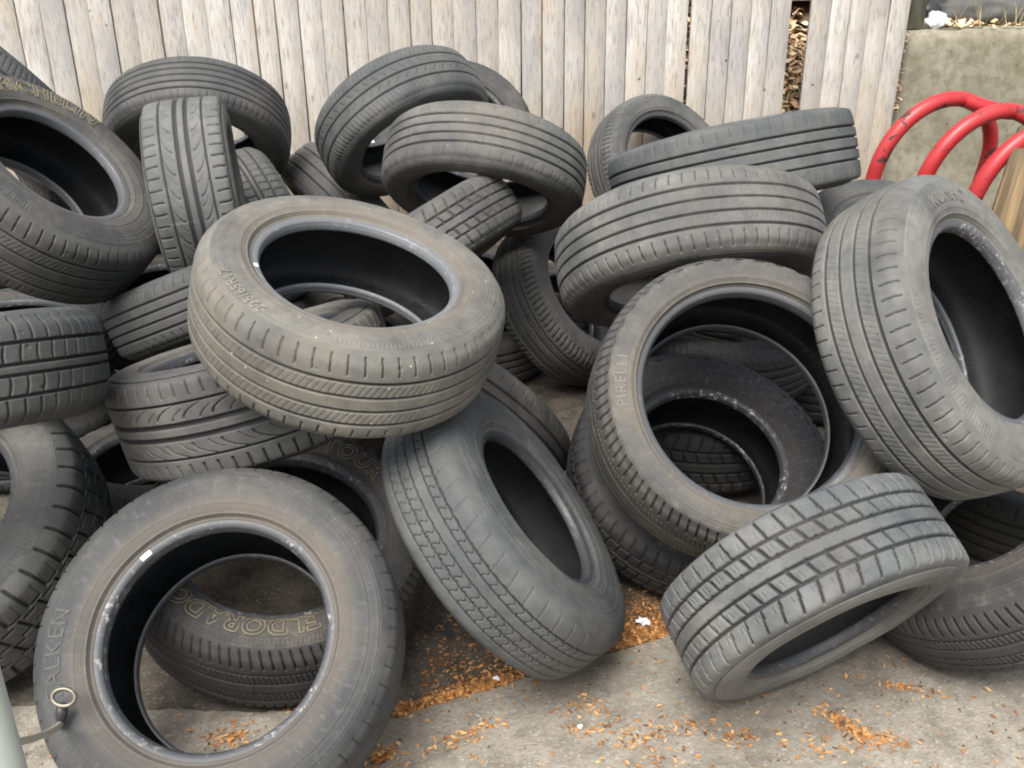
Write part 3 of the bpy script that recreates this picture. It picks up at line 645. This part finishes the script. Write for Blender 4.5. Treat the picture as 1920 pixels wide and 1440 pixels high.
# ---------------------------------------------------------------- timber fence
fence = thing('wooden_fence', 'weathered grey board fence of close upright planks behind the tyres', 'fence', (0, 0, 0))
def plank(x0, x1, top=1.92, lean=0., twist=0.):
    n = 26; zs = np.linspace(.02, top, n); V = []
    j0 = np.convolve(nrng.normal(size=n + 8), np.ones(9) / 9, 'valid') * .0022; j1 = np.convolve(nrng.normal(size=n + 8), np.ones(9) / 9, 'valid') * .0022
    c = .5 * (x0 + x1); off = nrng.uniform(-.0025, .0025)
    for i, z in enumerate(zs):
        a, b = x0 + j0[i] + lean * (z - 1), x1 + j1[i] + lean * (z - 1)
        for px_, dy in ((a, .020), (a, .001), (a + .001, 0.), (b - .001, 0.), (b, .001), (b, .020)):
            V.append((px_ - c, dy + off + twist * (px_ - c), z))
    Q = []
    for i in range(n - 1):
        for k in range(6): Q.append((i * 6 + k, i * 6 + (k + 1) % 6, (i + 1) * 6 + (k + 1) % 6, (i + 1) * 6 + k))
    for b in (0, (n - 1) * 6): Q += [(b, b + 1, b + 2, b + 3), (b, b + 3, b + 4, b + 5)]
    o = mesh_np('plank', V, Q, M['wood'], fence, smooth=False)
    o.location = (c, fence_y(c), 0); o.rotation_euler = (0, 0, math.atan(.101))
    return o
x_ = .753
right = x_
while x_ > -3.2:                                   # boards left of the narrow gap
    gap = nrng.choice([.0004, .0006, .001, .0022, .004, .006]); w_ = .0885 + nrng.uniform(-.004, .004)
    plank(x_ - w_ + gap, x_, lean=nrng.uniform(-.002, .002), twist=nrng.uniform(-.03, .03)); x_ -= w_
xs = np.linspace(.770, 1.195, 6)
for a, b in zip(xs[:-1], xs[1:]): plank(a, b - nrng.choice([.001, .002, .003]), lean=.004)
xs = np.linspace(1.280, 1.712, 6)
for a, b in zip(xs[:-1], xs[1:]): plank(a, b - nrng.choice([.001, .002, .003]), lean=.024 if a > 1.6 else .012)
for z_ in (.42, 1.62):
    V, Q = box_np(-3.2, 1.70, 0, .038, z_, z_ + .088)
    o = mesh_np('rail', [(a, fence_y(a) + .024 + b, c) for a, b, c in V], Q, M['wood'], fence, smooth=False)

# ---------------------------------------------------------------- bank, block wall and what lies on it
n = 60; X = np.linspace(-4, 1.9, n); T_ = np.linspace(0, 1, 24); V = []
for a in X:
    for t_ in T_:
        V.append((a, fence_y(a) + .075 + 1.1 * t_, .70 + .55 * t_ ** .8 + .035 * math.sin(a * 9 + t_ * 7) + nrng.uniform(-.012, .012)))
struct(mesh_np('earth_bank', V, grid_quads(n, 24, False), M['soil']))
V = [(-40, fence_y(-4) + 1.1, 1.2), (40, fence_y(1.9) + 1.1, 1.2), (40, 40, 1.6), (-40, 40, 1.6)]
struct(mesh_np('upper_ground', V, [(0, 1, 2, 3)], M['soil'], smooth=False))
def bank_pts(x0, x1, n):
    a = nrng.uniform(x0, x1, n); t_ = nrng.uniform(0, 1., n)
    return np.stack([a, np.array([fence_y(i) for i in a]) + .075 + 1.1 * t_, .715 + .55 * t_ ** .8 + .035 * np.sin(a * 9 + t_ * 7)], 1)
flakes('fallen_leaves', np.concatenate([bank_pts(1.05, 1.5, 1500), bank_pts(.6, .95, 500)]), (.03, .075), 'leaves', .62, tall=.7)

wall = thing('concrete_block_wall', 'mossy old concrete block wall beside the fence end', 'wall')
bm = bmesh.new()
x0, x1, top = 1.735, 4.4, 1.098
ys = fence_y(1.735) + .062
nxs, nzs = 60, 26
gridv = {}
for i in range(nxs):
    for j in range(nzs):
        a = x0 + (x1 - x0) * i / (nxs - 1); z_ = top * j / (nzs - 1)
        gridv[i, j] = bm.verts.new((a - .03 * (1 - z_ / top) * (i == 0), fence_y(a) + .062 + nrng.uniform(-.003, .003) + (.012 if j == nzs - 1 else 0), z_ + (nrng.uniform(-.006, .004) if j == nzs - 1 else 0)))
for i in range(nxs - 1):
    for j in range(nzs - 1): bm.faces.new((gridv[i, j], gridv[i + 1, j], gridv[i + 1, j + 1], gridv[i, j + 1]))
back = [bm.verts.new((x0 + (x1 - x0) * i / (nxs - 1), fence_y(x0 + (x1 - x0) * i / (nxs - 1)) + .60, top + .004)) for i in range(nxs)]
for i in range(nxs - 1): bm.faces.new((gridv[i, nzs - 1], gridv[i + 1, nzs - 1], back[i + 1], back[i]))
lo = bm.verts.new((x0, fence_y(x0) + .60, 0))
bm.faces.new([gridv[0, j] for j in range(nzs - 1, -1, -1)] + [lo, back[0]][0:2])
bm_obj('block', bm, M['concrete_wall'], wall, True)

V, Q = box_np(0, .105, 0, .10, 0, .75)
o = mesh_np('timber_post', V, Q, M['moss_wood'], smooth=False); o.location = (1.735, fence_y(1.735) + .115, top + .006); o.rotation_euler = (0, 0, .1)
bm = bmesh.new(); bm.from_mesh(o.data); bmesh.ops.bevel(bm, geom=bm.edges[:], offset=.006, segments=2, affect='EDGES'); bm.to_mesh(o.data); bm.free()
tag(o, 'grey-green timber post standing on the concrete wall at the fence end', 'post')

def lump(name, mat, loc, size, seed, rough, label, cat, sub=4):
    bm = bmesh.new(); bmesh.ops.create_icosphere(bm, subdivisions=sub, radius=1)
    for vv in bm.verts:
        p = vv.co.copy(); d = noise.noise(p * 1.3 + Vector((seed, 0, 0))) * rough + noise.noise(p * 3.7 + Vector((0, seed, 0))) * rough * .45
        vv.co = Vector((p.x * size[0], p.y * size[1], p.z * size[2])) * (1 + d)
    o = bm_obj(name, bm, M[mat], None, True); o.location = loc
    return tag(o, label, cat)
fy = fence_y
lump('rock', 'rock', (2.20, fy(2.2) + .40, top + .07), (.24, .13, .10), 3., .25, 'dark grey boulder resting on top of the concrete wall', 'rock')
lump('paper_bag', 'white', (1.905, fy(1.9) + .17, top + .035), (.042, .032, .034), 8., .55, 'crumpled white paper bag on the concrete wall beside the timber post', 'litter')
lump('plastic_pot', 'ferrule', (1.95, fy(1.95) + .36, top + .05), (.06, .05, .055), 5., .2, 'small black pot behind the white paper bag on the wall', 'pot')
def walltop(n, x0_, x1_, y0_, y1_):
    a = nrng.uniform(x0_, x1_, n); return np.stack([a, np.array([fy(i) for i in a]) + nrng.uniform(y0_, y1_, n), np.full(n, top + .008)], 1)
flakes('leaves_on_wall', np.concatenate([walltop(90, 1.95, 2.12, .15, .40), walltop(160, 1.85, 2.9, .09, .5)]), (.02, .075), 'leaves', .62, tall=.9)
P_ = np.stack([nrng.uniform(1.715, 1.735, 130), np.zeros(130), nrng.uniform(.75, 1.1, 130)], 1); P_[:, 1] = [fy(a) + nrng.uniform(.03, .055) for a in P_[:, 0]]
flakes('leaves_in_gap', P_, (.012, .035), 'leaves', .5, tall=.8)
# dry grass blades on the wall and in the gap of the fence
def blades(name, roots, ln, mat):
    V, Q = [], []
    for (a, b, c) in roots:
        L = nrng.uniform(*ln); an = nrng.uniform(0, 6.28); tip = np.array([math.cos(an) * L * .7, math.sin(an) * L * .7, L * nrng.uniform(.1, .8)]); w = .0016
        s = np.array([-math.sin(an), math.cos(an), 0]) * w; p0 = np.array([a, b, c]); k = len(V)
        for t_ in (0, .5, 1): 
            p = p0 + tip * t_ + np.array([0, 0, L * .35 * math.sin(t_ * 2.6)]); V += [p - s * (1 - .8 * t_), p + s * (1 - .8 * t_)]
        Q += [(k, k + 1, k + 3, k + 2), (k + 2, k + 3, k + 5, k + 4)]
    return stuff(mesh_np(name, V, Q, M[mat], smooth=False))
blades('dry_grass', np.concatenate([walltop(160, 1.95, 3.0, .08, .45), bank_pts(1.15, 1.36, 380) ]), (.04, .15), 'grass')

# ---------------------------------------------------------------- red hoop rack
rack = thing('bike_rack', 'chipped red tubular rack of hoops in front of the concrete wall', 'bike rack')
hn = Vector((-.338, .924, .187)).normalized(); hc = Vector((1.530, 3.550, .694)); hr = .252
up = (Vector((0, 0, 1)) - hn * hn.z).normalized(); sx = up.cross(hn).normalized()
if sx.x < 0: sx = -sx
tops = []
for k in range(3):
    c = hc + Vector((.095, -.180, -.018)) * k; pts = []
    base_l = c - sx * hr; base_r = c + sx * hr
    for t_ in np.linspace(0, 1, 8): pts.append(base_l - up * ((c.z - .02) / up.z) * (1 - t_) * .98)
    for a in np.linspace(180, 0, 40)[1:-1]: pts.append(c + sx * hr * math.cos(math.radians(a)) + up * hr * math.sin(math.radians(a)))
    for t_ in np.linspace(0, 1, 8): pts.append(base_r - up * ((c.z - .02) / up.z) * t_ * .98)
    V, Q, Tt = tube([tuple(p) for p in pts], .0265, 18)
    mesh_np('hoop', V, Q, M['red'], rack, tris=Tt)
    a = math.radians(76); tops.append(c + sx * hr * math.cos(a) + up * hr * math.sin(a))
pts = []
tops.append(tops[2] + (tops[2] - tops[1]) * .45)
for k in range(3):
    for t_ in np.linspace(0, 1, 9)[(1 if k else 0):]:
        p = tops[k].lerp(tops[k + 1], t_) - Vector((0, 0, .010 * math.sin(math.pi * t_))); pts.append(tuple(p))
V, Q, Tt = tube(pts, .0265, 18); mesh_np('top_rail', V, Q, M['red'], rack, tris=Tt)

# ---------------------------------------------------------------- leaning plywood at the right edge
A_, B_ = Vector(PLY[0]), Vector(PLY[1])
ez = (A_ - B_).normalized(); ex_ = Vector((.94, .30, -.10)); ex_ = (ex_ - ez * ex_.dot(ez)).normalized(); ey_ = ez.cross(ex_)
Ln = (A_ - B_).length
V, Q = box_np(0, .75, 0, .016, 0, Ln * 1.35)
o = mesh_np('plywood_sheet', V, Q, M['ply'], smooth=False)
tag(o, 'streaked brown plywood sheet leaning at the right edge in front of the red hoops', 'board')
o.matrix_world = Matrix.Translation(A_ - ez * Ln * 1.35) @ Matrix((ex_, ey_, ez)).transposed().to_4x4()

# ---------------------------------------------------------------- steel post and tether
px_, py_ = POST
V, Q, Tt = tube([(px_, py_, z_) for z_ in np.linspace(0, 1.2, 8)], .030, 32)
tag(mesh_np('steel_post', V, Q, M['galv'], tris=Tt), 'pale grey-green steel post standing at the near left corner', 'post')
teth = thing('tether_cable', 'tether cable with black ferrule and steel ring, hanging from the steel post', 'cable')
V, Q, Tt = tube(CABLE, .0052, 12); mesh_np('cable', V, Q, M['cable'], teth, tris=Tt)
d = (np.array(CABLE[-1]) - np.array(CABLE[-2])); d /= np.linalg.norm(d); e = np.array(CABLE[-1])
V, Q, Tt = tube([e - d * .004, e + d * .006, e + d * .012, e + d * .030], [.006, .0085, .0095, .0085], 14); mesh_np('ferrule', V, Q, M['ferrule'], teth, tris=Tt)
V, Q, Tt = tube([e - d * .010, e - d * .0045], .0062, 12); mesh_np('collar', V, Q, M['steel'], teth, tris=Tt)
rc = e + d * .046; rn = np.array(RINGN); rn /= np.linalg.norm(rn); r1 = np.cross(rn, d); r1 /= np.linalg.norm(r1); r2 = np.cross(rn, r1)
V, Q, Tt = tube([rc + .0185 * (math.cos(a) * r1 + .72 * math.sin(a) * r2) for a in np.linspace(0, 2 * math.pi, 33)], .0036, 10, False); mesh_np('ring', V, Q, M['steel'], teth)

# ---------------------------------------------------------------- white plastic sheet behind the heap
for (loc, sz, lab) in SHEETS:
    lump('plastic_sack', 'white', loc, sz, 2., .22, lab, 'sack')

# ---------------------------------------------------------------- light, sky, camera
w = bpy.data.worlds.new('World'); scene.world = w; w.use_nodes = True; nt = w.node_tree
sky = nt.nodes.new('ShaderNodeTexSky'); sky.sky_type = 'NISHITA'; sky.sun_disc = False
SUN_EL, SUN_AZ = math.radians(58), math.radians(200)       # azimuth measured clockwise from +Y
sky.sun_elevation = SUN_EL; sky.sun_rotation = SUN_AZ; sky.air_density = 1.0; sky.dust_density = 6.0; sky.ozone_density = 1.0
hs = nt.nodes.new('ShaderNodeHueSaturation'); hs.inputs['Saturation'].default_value = .45
nt.links.new(sky.outputs[0], hs.inputs['Color']); bg = nt.nodes['Background']; nt.links.new(hs.outputs[0], bg.inputs[0]); bg.inputs[1].default_value = SKY
sun = bpy.data.lights.new('sun', 'SUN'); sun.energy = SUNE; sun.angle = math.radians(32); sun.color = (1., .985, .955)
so = link(bpy.data.objects.new('sun', sun)); dirv = Vector((math.sin(SUN_AZ) * math.cos(SUN_EL), math.cos(SUN_AZ) * math.cos(SUN_EL), math.sin(SUN_EL)))
so.rotation_euler = dirv.to_track_quat('Z', 'Y').to_euler(); so.location = dirv * 10

cam = bpy.data.cameras.new('camera'); co = link(bpy.data.objects.new('camera', cam)); scene.camera = co
cam.sensor_fit = 'HORIZONTAL'; cam.sensor_width = 36; cam.lens = 36 * 1832 / 1920; cam.clip_start = .05; cam.clip_end = 300
co.matrix_world = Matrix.Translation(CAM_LOC) @ Matrix(CAM_ROT).to_4x4()
scene.view_settings.view_transform = 'Standard'; scene.view_settings.look = 'None'; scene.view_settings.gamma = 1; scene.view_settings.exposure = EXPO
scene.cycles.filter_width = 1.95; scene.cycles.max_bounces = 8; scene.cycles.diffuse_bounces = 5
try: scene.cycles.use_denoising = True
except Exception: pass
